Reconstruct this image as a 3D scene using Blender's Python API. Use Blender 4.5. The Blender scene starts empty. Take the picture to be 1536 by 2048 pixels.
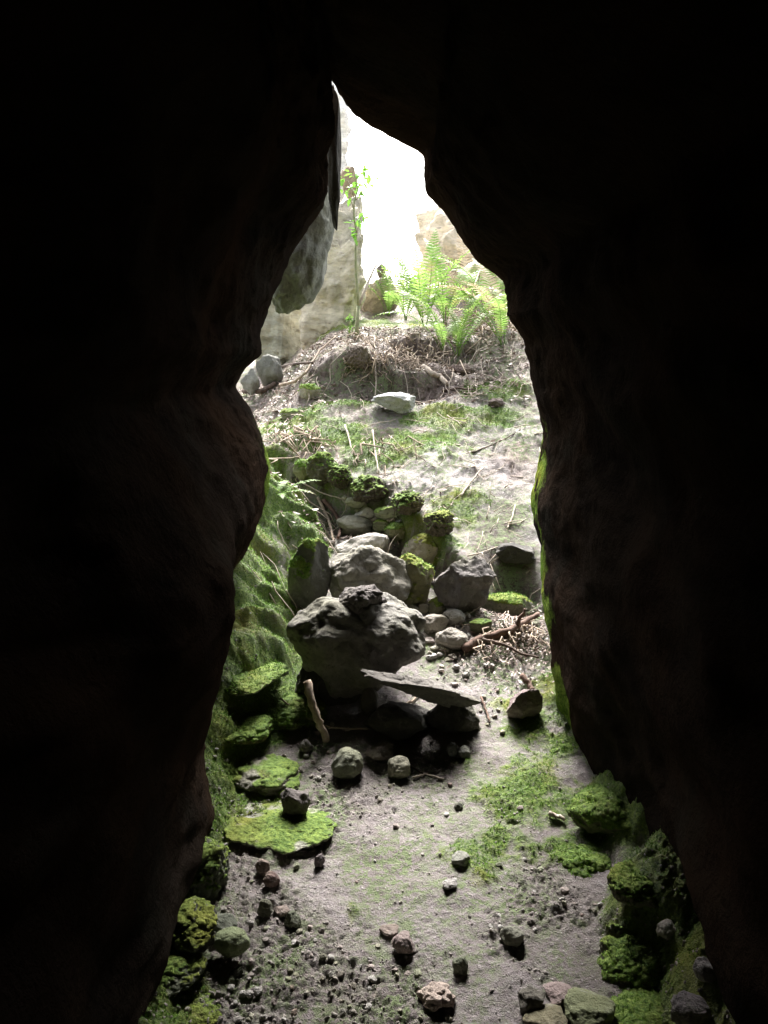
import bpy, math, random, bisect
import numpy as np
from mathutils import Vector, Matrix
C = bpy.context.scene.collection
R = math.radians
# ------------------------------------------------------------------ camera, sky, sun, exposure
CAMZ, PITCH, TANH = 1.6, R(-10), 0.6009
cd = bpy.data.cameras.new('camera'); cam = bpy.data.objects.new('camera', cd); C.objects.link(cam)
cam.location = (0, 0, CAMZ); cam.rotation_euler = (R(90) + PITCH, 0, 0)
cd.sensor_fit = 'VERTICAL'; cd.sensor_height = 24; cd.lens = 12 / TANH
cd.clip_start = 0.02; cd.clip_end = 500
bpy.context.scene.camera = cam
SUN_EL, SUN_AZ = R(48), R(1)            # azimuth clockwise from +Y
w = bpy.data.worlds.new('World'); bpy.context.scene.world = w; w.use_nodes = True
nt = w.node_tree; sky = nt.nodes.new('ShaderNodeTexSky'); sky.sky_type = 'NISHITA'; sky.sun_disc = False
sky.sun_elevation = SUN_EL; sky.sun_rotation = SUN_AZ; sky.air_density = 1.0; sky.dust_density = 5.0
hs = nt.nodes.new('ShaderNodeHueSaturation'); hs.inputs['Saturation'].default_value = .35   # thin cloud: a paler sky
nt.links.new(sky.outputs[0], hs.inputs['Color']); nt.links.new(hs.outputs[0], nt.nodes['Background'].inputs[0]); nt.nodes['Background'].inputs[1].default_value = 0.14
sd = bpy.data.lights.new('sun', 'SUN'); sd.energy = 3.4; sd.angle = R(20); sd.color = (1, .97, .93)
so = bpy.data.objects.new('sun', sd); C.objects.link(so)
sdir = Vector((math.sin(SUN_AZ) * math.cos(SUN_EL), math.cos(SUN_AZ) * math.cos(SUN_EL), math.sin(SUN_EL)))
so.rotation_euler = sdir.to_track_quat('Z', 'Y').to_euler()
vs = bpy.context.scene.view_settings
vs.view_transform = 'Standard'; vs.look = 'None'; vs.gamma = 1; vs.exposure = 2.55
cy = bpy.context.scene.cycles
cy.use_denoising = True; cy.max_bounces = 6; cy.diffuse_bounces = 4; cy.sample_clamp_indirect = 6

# ------------------------------------------------------------------ noise
_rs = np.random.RandomState(7)
_perm = _rs.permutation(512).astype(np.int64)
_g = _rs.normal(size=(512, 3)); _g /= np.linalg.norm(_g, axis=1)[:, None]
def pn(x, y, z, seed=0):
    x = np.asarray(x, float) + seed * 17.31; y = np.asarray(y, float) + seed * 5.77; z = np.asarray(z, float) - seed * 9.13
    xi = np.floor(x).astype(np.int64); yi = np.floor(y).astype(np.int64); zi = np.floor(z).astype(np.int64)
    fx, fy, fz = x - xi, y - yi, z - zi
    u = fx ** 3 * (fx * (fx * 6 - 15) + 10); v = fy ** 3 * (fy * (fy * 6 - 15) + 10); s = fz ** 3 * (fz * (fz * 6 - 15) + 10)
    def c(a, b, d):
        h = _perm[(_perm[(_perm[(xi + a) & 511] + yi + b) & 511] + zi + d) & 511]
        g = _g[h]
        return g[..., 0] * (fx - a) + g[..., 1] * (fy - b) + g[..., 2] * (fz - d)
    def L(a, b, t): return a + (b - a) * t
    return 1.5 * L(L(L(c(0,0,0), c(1,0,0), u), L(c(0,1,0), c(1,1,0), u), v), L(L(c(0,0,1), c(1,0,1), u), L(c(0,1,1), c(1,1,1), u), v), s)
def fbm(x, y, z, octv=4, seed=0, gain=.5, ridge=False):
    t = 0; a = 1; f = 1
    for k in range(octv):
        n = pn(x * f, y * f, z * f, seed + k)
        if ridge: n = .5 - 2 * np.abs(n)
        t = t + a * n; a *= gain; f *= 2.03
    return t
def ss(a, b, x):
    t = np.clip((np.asarray(x, float) - a) / (b - a), 0, 1); return t * t * (3 - 2 * t)

# ------------------------------------------------------------------ photo pixel -> direction / point
cp, sp = math.cos(PITCH), math.sin(PITCH)
def ray(u, v):
    a = (u - 768) / 1024 * TANH; b = (1024 - v) / 1024 * TANH
    return (a, cp - b * sp, sp + b * cp)
def aty(u, v, y):
    d = ray(u, v); t = y / d[1]; return (d[0] * t, y, CAMZ + d[2] * t)

# ------------------------------------------------------------------ terrain height
def table(pts, sm):
    g = np.linspace(-5, 60, 6501); v = np.interp(g, [p[0] for p in pts], [p[1] for p in pts])
    k = np.exp(-.5 * (np.arange(-60, 61) * .01 / sm) ** 2); k /= k.sum()
    v = np.convolve(np.pad(v, 60, mode='edge'), k, 'valid')
    return lambda y: np.interp(y, g, v)
Cf = table([(-5,-.3),(0,-.1),(1.84,.0),(2.49,.07),(3.09,.16),(3.37,.25),(3.87,.40),(4.6,.62),(5.2,.85),(6,1.2),(9,1.9)], .08)
Uf = table([(-5,-.3),(3.3,.2),(4.2,.60),(4.8,.83),(5.6,1.22),(6.3,1.66),(6.65,1.84),(7.2,1.86),(8.0,2.02),(9,2.3),(12,2.7),(60,3)], .07)
def gx(u, v, y): return aty(u, v, y)[0]
def line(pts):   # pixel pts with y -> x(y)
    q = sorted((y, gx(u, v, y)) for u, v, y in pts)
    ys_, xs_ = [a for a, b in q], [b for a, b in q]
    return lambda y: np.interp(y, ys_, xs_)
edge = sorted([(gx(420,880,5.5),5.3),(gx(590,925,5.1),5.15),(gx(640,955,5.0),5.0),(gx(700,985,4.9),4.86),(gx(760,1000,4.8),4.78),(gx(800,1020,4.7),4.62),(gx(850,1060,4.5),4.42),(gx(900,1090,4.35),4.3),(gx(950,1110,4.2),4.15),(gx(1060,1140,4.1),4.0),(3,3.9)])
yedge = lambda x: np.interp(x, [a for a, b in edge], [b for a, b in edge])
lbank = line([(560,960,5.3),(640,1000,4.95),(655,1070,4.55),(600,1180,4.1),(590,1290,3.75),(600,1380,3.4),(600,1450,3.2),(540,1530,3.0),(480,1600,2.8),(440,1700,2.5),(400,1800,2.3),(400,2000,1.9),(380,2048,1.0)])
rbank = line([(1085,1300,3.7),(1090,1390,3.35),(1120,1440,3.2),(1185,1520,3.0),(1165,1610,2.8),(1160,1690,2.55),(1225,1760,2.4),(1190,1840,2.2),(1270,1950,2.0),(1330,2048,1.7),(1400,2048,1.0)])
def height(x, y, fine=True):
    x = np.asarray(x, float); y = np.asarray(y, float); z0 = np.zeros_like(x)
    wob = .11 * pn(x * 4, y * 4, z0, 3) + .06 * pn(x * 12, y * 12, z0, 4) + .025 * pn(x * 40, y * 40, z0, 5)
    c = Cf(y) + .02 * pn(x * 2.2, y * 2.2, z0, 9)
    u = Uf(y) + .035 * fbm(x * 3, y * 3, z0, 3, 11)
    u = u + .04 * np.exp(-((x - .35) / .4) ** 2) * ss(4.2, 4.9, y) * ss(6.0, 5.2, y) - .5 * ss(-.25, -1.15, x) * ss(5.2, 6.4, y) - .10 * ss(-.2, -.7, x) * ss(5.6, 5.0, y)
    u = u + .10 * np.exp(-((x + .22) / .25) ** 2 - ((y - 6.2) / .16) ** 2) - .07 * np.exp(-((x - .05) / .5) ** 2 - ((y - 5.95) / .10) ** 2)
    for (y0, hh, a0, a1, sd_) in ((6.12, .13, -.40, .35, 42), (6.42, .10, .15, .6, 44)):
        e = y - (y0 + .10 * pn(x * 2.5, y * 1.5, z0, sd_) + .04 * pn(x * 11, y * 9, z0, sd_ + 1) + .015 * pn(x * 40, y * 30, z0, sd_ + 2))
        u = u - hh * ss(a0 - .2, a0 + .05, x) * ss(a1 + .2, a1 - .05, x) * ss(-.34, -.04, e) * (1 - ss(-.015, .02, e))
    m = ss(-.03, .03, y - yedge(x) + wob)
    c = c - .07 * np.exp(-((y - yedge(x) + wob + .14) / .12) ** 2) * ss(.4, .2, x)
    lip = (.05 + .05 * pn(x * 8, y * 8, z0, 6)) * np.exp(-((y - yedge(x) + wob - .08) / .09) ** 2) * ss(.45, .1, x)
    h = c * (1 - m) + (u + lip) * m
    h = h + .0
    # left mossy bank with strata
    dl = lbank(y) - x + .06 * pn(x * 5, y * 5, z0, 21) + .012 * pn(x * 20, y * 20, z0, 22)
    far = ss(3.1, 3.5, y)
    amt = np.clip(dl, 0, None)
    rise = np.minimum(amt * (.75 + .25 * far), .42)
    wx, wy = x + .06 * pn(x * 4, y * 4, z0, 25), y + .08 * pn(x * 3, y * 3, z0, 27)
    b1 = np.abs(pn((wx + .5 * wy) * 1.6, (wy - .55 * wx) * 4.2, z0, 24)); b2 = np.abs(pn((wx + .4 * wy) * 4, (wy - .5 * wx) * 9, z0, 28))
    q = (wy * .95 - wx * .55 + .09 * fbm(x * 2.2, y * 2.2, z0, 3, 24)) / .17; fr = q - np.floor(q)
    am = .045 + .045 * pn(x * 2.5, y * 2.5, z0, 30)
    terr = (ss(.0, .42, fr) - fr) * np.maximum(am, .01) * 2.1 + .10 * np.minimum(b1, .3) + .12 * np.minimum(b2, .22) - .04
    fade = ss(5.15, 4.75, y) if True else 0
    h = h + (rise + terr * ss(0.01, .08, amt) * (.35 + .65 * far)) * fade * (1 - m)
    # right bank
    dr = x - rbank(y) + .06 * pn(x * 5, y * 5, z0, 31) + .03 * pn(x * 15, y * 15, z0, 32)
    rr = np.clip(dr, 0, None)
    h = h + (np.minimum(.12 * ss(0, .16, rr) + rr * .35, .4) + ss(0, .15, rr) * .025 * fbm(x * 7, y * 7, z0, 3, 33)) * ss(3.6, 3.1, y)
    # hollow under right wall
    h = h - .20 * np.exp(-((x - .66) / .15) ** 2 - ((y - 4.10) / .15) ** 2)
    # ground beyond
    h = h + ss(8, 30, y) * 0.0 + .15 * ss(9, 20, np.hypot(x, y)) * pn(x * .2, y * .2, z0, 40)
    if fine:
        gravel = gravel_mask(x, y)
        up = ss(4.4, 5, y)
        h = h + .010 * fbm(x * 9, y * 9, z0, 4, 51) * (1 + up)
        b = fbm(x * 30, y * 30, z0, 3, 55, ridge=True)
        h = h + .0055 * b * (.5 + 1.6 * gravel) * (1 - .5 * up)
        h = h + .005 * np.abs(pn(x * 70, y * 70, z0, 57)) * (.5 + gravel)
        ms = moss_mask(x, y)
        h = h + ss(.3, 1, ms) * (.005 + .012 * np.abs(fbm(x * 22, y * 22, z0, 3, 61)))
        h = h + up * .007 * fbm(x * 25, y * 25, z0, 3, 63)
    return h
def gravel_mask(x, y):
    z0 = np.zeros_like(x)
    n = fbm(x * 3.2, y * 3.2, z0, 3, 71)
    g = ss(-.05, .6, n + .5 * ss(.0, -.3, x) * ss(3.0, 2.6, y) + .2 * ss(2.15, 1.9, y) - .35 * ss(2.6, 3.0, y))
    g = np.maximum(g, np.exp(-((x - .42) / .2) ** 2 - ((y - 3.65) / .25) ** 2))
    return g * ss(4.3, 4.0, y)
MB = None
def moss_mask(x, y):
    z0 = np.zeros_like(x)
    n = fbm(x * 4, y * 4, z0, 4, 81) * .9 + .3 * pn(x * 30, y * 30, z0, 85)
    a = -.9 + 0 * x
    dl = lbank(y) - x; a = np.maximum(a, (-.6 + 1.5 * ss(-.12, .06, dl) * ss(5.1, 4.9, y)))
    dr = x - rbank(y); a = np.maximum(a, (-.6 + 1.25 * ss(-.14, .06, dr) * ss(3.7, 3.4, y)))
    for (bx, by, rx, ry, s) in MB or []:
        a = np.maximum(a, s * 1.6 * np.exp(-((x - bx) / rx) ** 2 - ((y - by) / ry) ** 2) - .75)
    # lip of the ledge
    e = y - yedge(x)
    a = np.maximum(a, 1.1 * np.exp(-((e - .05) / .11) ** 2) * ss(.5, .2, x) - .7)
    return ss(-.22, .55, a + n * .75)
# moss patches: pixel centre, approx y, world radii, strength
MB = []
for (u, v, y, rx, ry, s) in [(1060,1570,2.8,.24,.42,1.0),(1150,1600,2.75,.18,.35,.8),(1120,1690,2.5,.12,.16,.9),(560,1600,2.7,.13,.12,.8),(1130,1480,3.05,.08,.1,1),
    (1150,1870,2.15,.1,.12,.75),(680,1520,2.95,.16,.12,.6),(1020,1480,3.05,.15,.1,.7),(560,810,5.75,.45,.2,1.3),(680,780,5.85,.3,.14,1.3),(660,860,5.5,.35,.22,1.25),
    (780,880,5.3,.45,.25,1.05),(920,830,5.6,.5,.2,1.15),(1010,770,5.9,.3,.16,1.25),(1000,830,5.6,.2,.1,.8),(930,1010,4.7,.25,.3,1.0),(870,1090,4.35,.15,.18,.95),(700,1830,2.25,.10,.1,.35),
    (860,1660,2.6,.25,.2,.5),(520,1850,2.2,.1,.06,.4),(1000,1700,2.5,.3,.3,.65),(640,1650,2.6,.2,.15,.6),(760,570,7.4,.8,.5,.9),(900,1560,2.85,.2,.1,.3)]:
    MB.append((gx(u, v, y), y, rx, ry, s))

def mk_axis(dense0, dense1, step, lo, hi, g=1.12):
    a = list(np.arange(dense0, dense1, step)); s = step; x = a[-1]
    while x < hi: s *= g; x += s; a.append(x)
    s = step; x = a[0]; b = []
    while x > lo: s *= g; x -= s; b.append(x)
    return np.array(b[::-1] + a)
XS = mk_axis(-1.05, 1.15, .0065, -60, 60)
yy = [1.55]
while yy[-1] < 7.2: yy.append(yy[-1] + .0023 * yy[-1])
YS = np.array(list(mk_axis(1.50, 1.55, .006, -8, 1.5)[:-12]) )
YS = np.array([t for t in mk_axis(1.50, 1.54, .006, -8, 1.54) if t < 1.549] + yy + [])
s_ = .02; t_ = YS[-1]; ext = []
while t_ < 90: s_ *= 1.12; t_ += s_; ext.append(t_)
YS = np.concatenate([YS, ext])
GX, GY = np.meshgrid(XS, YS)
GZ = height(GX, GY)
_xs, _ys = XS.tolist(), YS.tolist()
def H(x, y):
    i = min(max(bisect.bisect(_xs, x) - 1, 0), len(_xs) - 2); j = min(max(bisect.bisect(_ys, y) - 1, 0), len(_ys) - 2)
    a = (x - _xs[i]) / (_xs[i+1] - _xs[i]); b = (y - _ys[j]) / (_ys[j+1] - _ys[j])
    return float((GZ[j, i] * (1-a) + GZ[j, i+1] * a) * (1-b) + (GZ[j+1, i] * (1-a) + GZ[j+1, i+1] * a) * b)
def hit(u, v, up=0.0):
    d = ray(u, v); t = 1.2
    while t < 30:
        x, y, z = d[0]*t, d[1]*t, CAMZ + d[2]*t
        if z < H(x, y) + up:
            lo, hi = t - .03, t
            for _ in range(8):
                m = (lo + hi) / 2
                if CAMZ + d[2]*m < H(d[0]*m, d[1]*m) + up: hi = m
                else: lo = m
            return Vector((d[0]*hi, d[1]*hi, CAMZ + d[2]*hi))
        t += .03
    return hit(u, v + 6, up)

# ------------------------------------------------------------------ mesh helpers
def mesh_np(name, V, F, smooth=True, attrs=None):
    """F: list/array of equal-length faces, or list of arrays"""
    me = bpy.data.meshes.new(name)
    F = [np.asarray(f, np.int32) for f in (F if isinstance(F, list) else [F]) if len(f)]
    V = np.asarray(V, np.float32)
    me.vertices.add(len(V)); me.vertices.foreach_set('co', V.ravel())
    tot = np.concatenate([np.full(len(f), f.shape[1], np.int32) for f in F]); idx = np.concatenate([f.ravel() for f in F])
    me.loops.add(len(idx)); me.loops.foreach_set('vertex_index', idx)
    me.polygons.add(len(tot)); st = np.concatenate([[0], np.cumsum(tot)[:-1]]).astype(np.int32)
    me.polygons.foreach_set('loop_start', st); me.polygons.foreach_set('loop_total', tot)
    me.update(calc_edges=True)
    if smooth: me.polygons.foreach_set('use_smooth', np.ones(len(tot), bool))
    for k, a in (attrs or {}).items():
        at = me.attributes.new(k, 'FLOAT', 'POINT'); at.data.foreach_set('value', np.asarray(a, np.float32).ravel())
    me.validate(); return me
def link(name, me, mat=None, parent=None, loc=(0,0,0), label=None, cat=None, group=None, kind=None, col=None):
    o = bpy.data.objects.new(name, me); C.objects.link(o); o.location = loc
    if mat and me is not None and not me.materials: me.materials.append(mat)
    if parent: o.parent = parent
    if label: o['label'] = label
    if cat: o['category'] = cat
    if group: o['group'] = group
    if kind: o['kind'] = kind
    if col: o.color = (*col, 1)
    return o
def gridfaces(n, m):
    i = np.arange(n - 1)[:, None] * m + np.arange(m - 1)[None]
    return np.stack([i, i + 1, i + m + 1, i + m], -1).reshape(-1, 4)
class Builder:
    def __init__(s): s.V = []; s.T = []; s.Q = []; s.n = 0
    def add(s, V, T=None, Q=None):
        V = np.asarray(V, float)
        if T is not None and len(T): s.T.append(np.asarray(T) + s.n)
        if Q is not None and len(Q): s.Q.append(np.asarray(Q) + s.n)
        s.V.append(V); s.n += len(V)
    def tube(s, pts, rad, sides=6):
        pts = np.asarray(pts, float); n = len(pts)
        rad = np.broadcast_to(rad, (n,)) if np.ndim(rad) < 1 or len(rad) != n else np.asarray(rad)
        t = np.gradient(pts, axis=0); t /= np.linalg.norm(t, axis=1)[:, None] + 1e-9
        a = np.cross(t, [0.13, .3, 1.0]); a /= np.linalg.norm(a, axis=1)[:, None] + 1e-9; b = np.cross(t, a)
        th = np.arange(sides) * 2 * math.pi / sides
        V = pts[:, None] + rad[:, None, None] * (np.cos(th)[None, :, None] * a[:, None] + np.sin(th)[None, :, None] * b[:, None])
        V = V.reshape(-1, 3); Q = []
        for i in range(n - 1):
            for k in range(sides):
                k2 = (k + 1) % sides; Q.append((i*sides+k, i*sides+k2, (i+1)*sides+k2, (i+1)*sides+k))
        V = np.vstack([V, pts[:1], pts[-1:]]); T = []
        for k in range(sides):
            k2 = (k + 1) % sides; T.append((n*sides, k2, k)); T.append((n*sides+1, (n-1)*sides+k, (n-1)*sides+k2))
        s.add(V, T, Q)
    def mesh(s, name, origin=(0,0,0), smooth=True):
        F = []
        if s.T: F.append(np.concatenate(s.T))
        if s.Q: F.append(np.concatenate(s.Q))
        return mesh_np(name, np.concatenate(s.V) - np.array(origin), F, smooth)

# ------------------------------------------------------------------ materials
def newmat(name):
    m = bpy.data.materials.new(name); m.use_nodes = True; t = m.node_tree
    b = t.nodes['Principled BSDF']; b.inputs['Roughness'].default_value = .9; b.inputs['Specular IOR Level'].default_value = .25
    return m, t, b
class NT:
    def __init__(s, t): s.t = t
    def n(s, ty, **k):
        nd = s.t.nodes.new(ty)
        for a, b in k.items(): setattr(nd, a, b)
        return nd
    def l(s, a, b): s.t.links.new(a, b)
    def pos(s):
        return s.n('ShaderNodeNewGeometry').outputs['Position']
    def obj(s):
        return s.n('ShaderNodeTexCoord').outputs['Object']
    def noise(s, vec, sc, det=5, rough=.6, dist=0):
        nd = s.n('ShaderNodeTexNoise'); nd.inputs['Scale'].default_value = sc; nd.inputs['Detail'].default_value = det
        nd.inputs['Roughness'].default_value = rough; nd.inputs['Distortion'].default_value = dist; s.l(vec, nd.inputs['Vector']); return nd.outputs['Fac']
    def ramp(s, fac, lo, hi, a=0, b=1):
        nd = s.n('ShaderNodeMapRange'); nd.clamp = True
        for i, v in ((1, lo), (2, hi), (3, a), (4, b)): nd.inputs[i].default_value = v
        s.l(fac, nd.inputs[0]); return nd.outputs[0]
    def mix(s, f, a, b, mode='MIX'):
        nd = s.n('ShaderNodeMix', data_type='RGBA', blend_type=mode)
        for sock, v in ((nd.inputs[0], f), (nd.inputs[6], a), (nd.inputs[7], b)):
            if isinstance(v, (int, float)): sock.default_value = v
            elif isinstance(v, tuple): sock.default_value = (*v, 1)
            else: s.l(v, sock)
        return nd.outputs[2]
    def math(s, op, a, b=None):
        nd = s.n('ShaderNodeMath', operation=op)
        for i, v in enumerate((a, b)):
            if v is None: continue
            if isinstance(v, (int, float)): nd.inputs[i].default_value = v
            else: s.l(v, nd.inputs[i])
        return nd.outputs[0]
    def attr(s, name): return s.n('ShaderNodeAttribute', attribute_name=name).outputs['Fac']
    def bump(s, h, dist, strength=1.0, prev=None):
        nd = s.n('ShaderNodeBump'); nd.inputs['Distance'].default_value = dist; nd.inputs['Strength'].default_value = strength
        s.l(h, nd.inputs['Height'])
        if prev is not None: s.l(prev, nd.inputs['Normal'])
        return nd.outputs[0]
def moss_colour(g, P):
    c = g.mix(g.ramp(g.noise(P, 9, 4), .35, .65), (.10, .16, .026), (.20, .275, .055))
    c = g.mix(g.ramp(g.noise(P, 90, 3), .35, .7), c, (.035, .075, .012))
    c = g.mix(g.ramp(g.noise(P, 3.1, 3), .5, .7), c, (.19, .19, .03))
    c = g.mix(g.ramp(g.noise(P, 11, 5, .7), .58, .72, 0, .7), c, (.10, .075, .03))
    c = g.mix(g.ramp(g.noise(P, 24, 5, .7), .6, .72, 0, .6), c, (.19, .17, .15))
    return c
def mat_ground():
    m, t, b = newmat('ground_soil'); g = NT(t); P = g.pos()
    sand = g.mix(g.ramp(g.noise(P, 2.5, 6), .35, .65), (.22, .185, .175), (.37, .33, .325))
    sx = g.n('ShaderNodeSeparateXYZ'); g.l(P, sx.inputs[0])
    dry = g.ramp(g.math('ADD', sx.outputs[1], g.math('MULTIPLY', g.noise(P, 3, 4), .8)), 4.5, 5.2)  # daylight falloff into the cave painted as sand tone, not moisture
    shaded_sand = g.mix(g.ramp(g.noise(P, 3, 6), .35, .65), (.19, .158, .158), (.31, .272, .278))  # darker sand of the inner floor, shade painted into its colour
    sand = g.mix(dry, shaded_sand, sand)
    sand = g.mix(g.ramp(g.noise(P, 14, 6, .7), .45, .75), sand, (.15, .125, .115))
    sand = g.mix(g.ramp(g.noise(P, 120, 3), .62, .72), sand, (.55, .53, .52))
    sand = g.mix(g.ramp(g.noise(P, 260, 2), .55, .7), sand, (.12, .10, .09))
    grav = g.mix(g.ramp(g.noise(P, 45, 3), .4, .6), (.17, .138, .13), (.27, .235, .23))
    c = g.mix(g.math('MULTIPLY', g.attr('gravel'), .75), sand, grav)
    lit = g.mix(g.ramp(g.noise(P, 30, 5, .7), .35, .65), (.10, .07, .055), (.34, .27, .25))
    c = g.mix(g.attr('litter'), c, lit)
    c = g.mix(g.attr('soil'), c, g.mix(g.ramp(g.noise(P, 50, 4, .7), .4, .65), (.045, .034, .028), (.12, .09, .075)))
    thin = g.mix(g.ramp(g.noise(P, 40, 4, .75), .42, .55), c, (.16, .20, .10))
    film = g.mix(g.ramp(g.noise(P, 5, 5, .7), .36, .58), c, thin)
    c = g.mix(g.ramp(g.noise(P, 1.3, 3), .36, .52), c, film)
    mm = g.ramp(g.math('ADD', g.attr('moss'), g.math('MULTIPLY', g.math('SUBTRACT', g.noise(P, 42, 5, .8), .5), 2.2)), .25, .95)
    c = g.mix(mm, c, moss_colour(g, P))
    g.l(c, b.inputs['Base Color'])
    h = g.math('ADD', g.noise(P, 60, 6, .75), g.math('MULTIPLY', g.noise(P, 200, 3), .5))
    g.l(g.bump(h, .022, 1.0), b.inputs['Normal'])
    g.l(g.ramp(g.noise(P, 5, 4), .4, .6, .6, .95), b.inputs['Roughness'])
    return m
def mat_rock():
    m, t, b = newmat('stone'); g = NT(t); P = g.obj(); W = g.pos()
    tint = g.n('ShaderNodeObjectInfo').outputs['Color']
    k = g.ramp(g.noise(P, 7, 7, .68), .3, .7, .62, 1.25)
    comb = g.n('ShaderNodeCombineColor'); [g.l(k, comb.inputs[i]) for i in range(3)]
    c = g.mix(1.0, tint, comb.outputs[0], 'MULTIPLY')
    c = g.mix(g.ramp(g.noise(P, 22, 6, .7), .56, .7, 0, .5), c, (.34, .33, .31))
    c = g.mix(g.ramp(g.noise(P, 60, 4, .7), .55, .75, 0, .8), c, (.045, .038, .032))
    c = g.mix(g.ramp(g.noise(W, 3.5, 4, .6), .5, .7, 0, .45), c, (.15, .15, .07))
    mm = g.ramp(g.math('ADD', g.attr('moss'), g.math('MULTIPLY', g.math('SUBTRACT', g.noise(W, 38, 4, .7), .5), .9)), .35, .65)
    c = g.mix(mm, c, moss_colour(g, W)); g.l(c, b.inputs['Base Color'])
    h = g.math('ADD', g.noise(W, 35, 7, .72), g.math('MULTIPLY', g.noise(W, 180, 3), .35))
    g.l(g.bump(h, .016, .85), b.inputs['Normal'])
    return m
def mat_wall():
    m, t, b = newmat('cave_sandstone'); g = NT(t); P = g.pos()
    mp = g.n('ShaderNodeMapping'); mp.inputs['Scale'].default_value = (1, 1, 2.6); mp.inputs['Rotation'].default_value = (.5, .25, 0); g.l(P, mp.inputs[0]); Q = mp.outputs[0]
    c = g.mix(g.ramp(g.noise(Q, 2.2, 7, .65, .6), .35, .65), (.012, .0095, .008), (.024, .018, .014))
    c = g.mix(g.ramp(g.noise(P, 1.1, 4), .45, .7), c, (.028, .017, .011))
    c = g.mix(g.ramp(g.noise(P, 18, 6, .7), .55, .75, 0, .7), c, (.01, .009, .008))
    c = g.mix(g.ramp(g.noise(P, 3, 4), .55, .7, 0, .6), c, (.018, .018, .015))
    mm = g.ramp(g.math('ADD', g.attr('moss'), g.math('MULTIPLY', g.math('SUBTRACT', g.noise(P, 30, 4, .7), .5), .9)), .35, .65)
    c = g.mix(mm, c, moss_colour(g, P)); g.l(c, b.inputs['Base Color'])
    g.l(g.bump(g.noise(P, 16, 8, .7), .03, .8), b.inputs['Normal']); b.inputs['Specular IOR Level'].default_value = 0
    return m
def mat_cliff():
    m, t, b = newmat('pale_sandstone'); g = NT(t); P = g.pos()
    tint = g.n('ShaderNodeObjectInfo').outputs['Color']
    mp = g.n('ShaderNodeMapping'); mp.inputs['Scale'].default_value = (1, 1, 3.5); mp.inputs['Rotation'].default_value = (.15, .2, 0); g.l(P, mp.inputs[0]); Q = mp.outputs[0]
    k = g.ramp(g.noise(Q, 3, 8, .68, .4), .32, .68, .55, 1.25)
    comb = g.n('ShaderNodeCombineColor'); [g.l(k, comb.inputs[i]) for i in range(3)]
    c = g.mix(1.0, tint, comb.outputs[0], 'MULTIPLY')
    c = g.mix(g.ramp(g.noise(P, 2.4, 5), .52, .7, 0, .7), c, (.14, .14, .10))
    c = g.mix(g.ramp(g.noise(Q, 9, 6, .7), .56, .72, 0, .75), c, (.10, .075, .05)); g.l(c, b.inputs['Base Color'])
    g.l(g.bump(g.noise(P, 14, 8, .72), .04, .8), b.inputs['Normal'])
    return m
def mat_wood(name, a, bcol):
    m, t, b = newmat(name); g = NT(t); P = g.pos()
    c = g.mix(g.ramp(g.noise(P, 35, 5, .7), .35, .65), a, bcol)
    c = g.mix(g.ramp(g.noise(P, 9, 4), .55, .7, 0, .5), c, tuple(x * .35 for x in a)); g.l(c, b.inputs['Base Color'])
    g.l(g.bump(g.noise(P, 90, 5, .7), .004, .8), b.inputs['Normal']); return m
def mat_leaf(name, a, bcol, tr=.35):
    m, t, b = newmat(name); g = NT(t); P = g.pos()
    c = g.mix(g.ramp(g.noise(P, 45 if name == 'dead_leaf' else 14, 3), .35, .65), a, bcol)
    if name == 'fern_green': c = g.mix(g.ramp(g.noise(P, 6, 3), .54, .68, 0, .75), c, (.34, .30, .12))
    g.l(c, b.inputs['Base Color']); b.inputs['Roughness'].default_value = .5
    if tr:
        tl = g.n('ShaderNodeBsdfTranslucent'); g.l(c, tl.inputs[0]); mx = g.n('ShaderNodeMixShader'); mx.inputs[0].default_value = tr
        out = [n for n in t.nodes if n.type == 'OUTPUT_MATERIAL'][0]
        g.l(b.outputs[0], mx.inputs[1]); g.l(tl.outputs[0], mx.inputs[2]); g.l(mx.outputs[0], out.inputs[0])
    return m
M_ground, M_rock, M_wall, M_cliff = mat_ground(), mat_rock(), mat_wall(), mat_cliff()
M_moss = mat_leaf('moss_fronds', (.07, .16, .012), (.13, .25, .025), .25)
M_fern = mat_leaf('fern_green', (.11, .22, .035), (.25, .37, .10), .45)
M_dryfern = mat_leaf('fern_dry', (.35, .27, .17), (.48, .40, .28), .3)
M_leaf = mat_leaf('leaf_green', (.10, .24, .03), (.17, .36, .05), .45)
M_litter = mat_leaf('dead_leaf', (.10, .065, .05), (.36, .28, .24), .1)
M_wood = mat_wood('weathered_wood', (.40, .33, .26), (.24, .18, .13))
M_dark = mat_wood('dark_bark', (.12, .085, .065), (.05, .035, .028))
M_red = mat_wood('rotten_red_wood', (.15, .095, .07), (.075, .045, .035))
M_pale = mat_wood('pale_twig', (.50, .44, .38), (.33, .26, .2))
M_gwood = mat_wood('mossy_bark', (.18, .22, .10), (.32, .30, .2))

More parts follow.
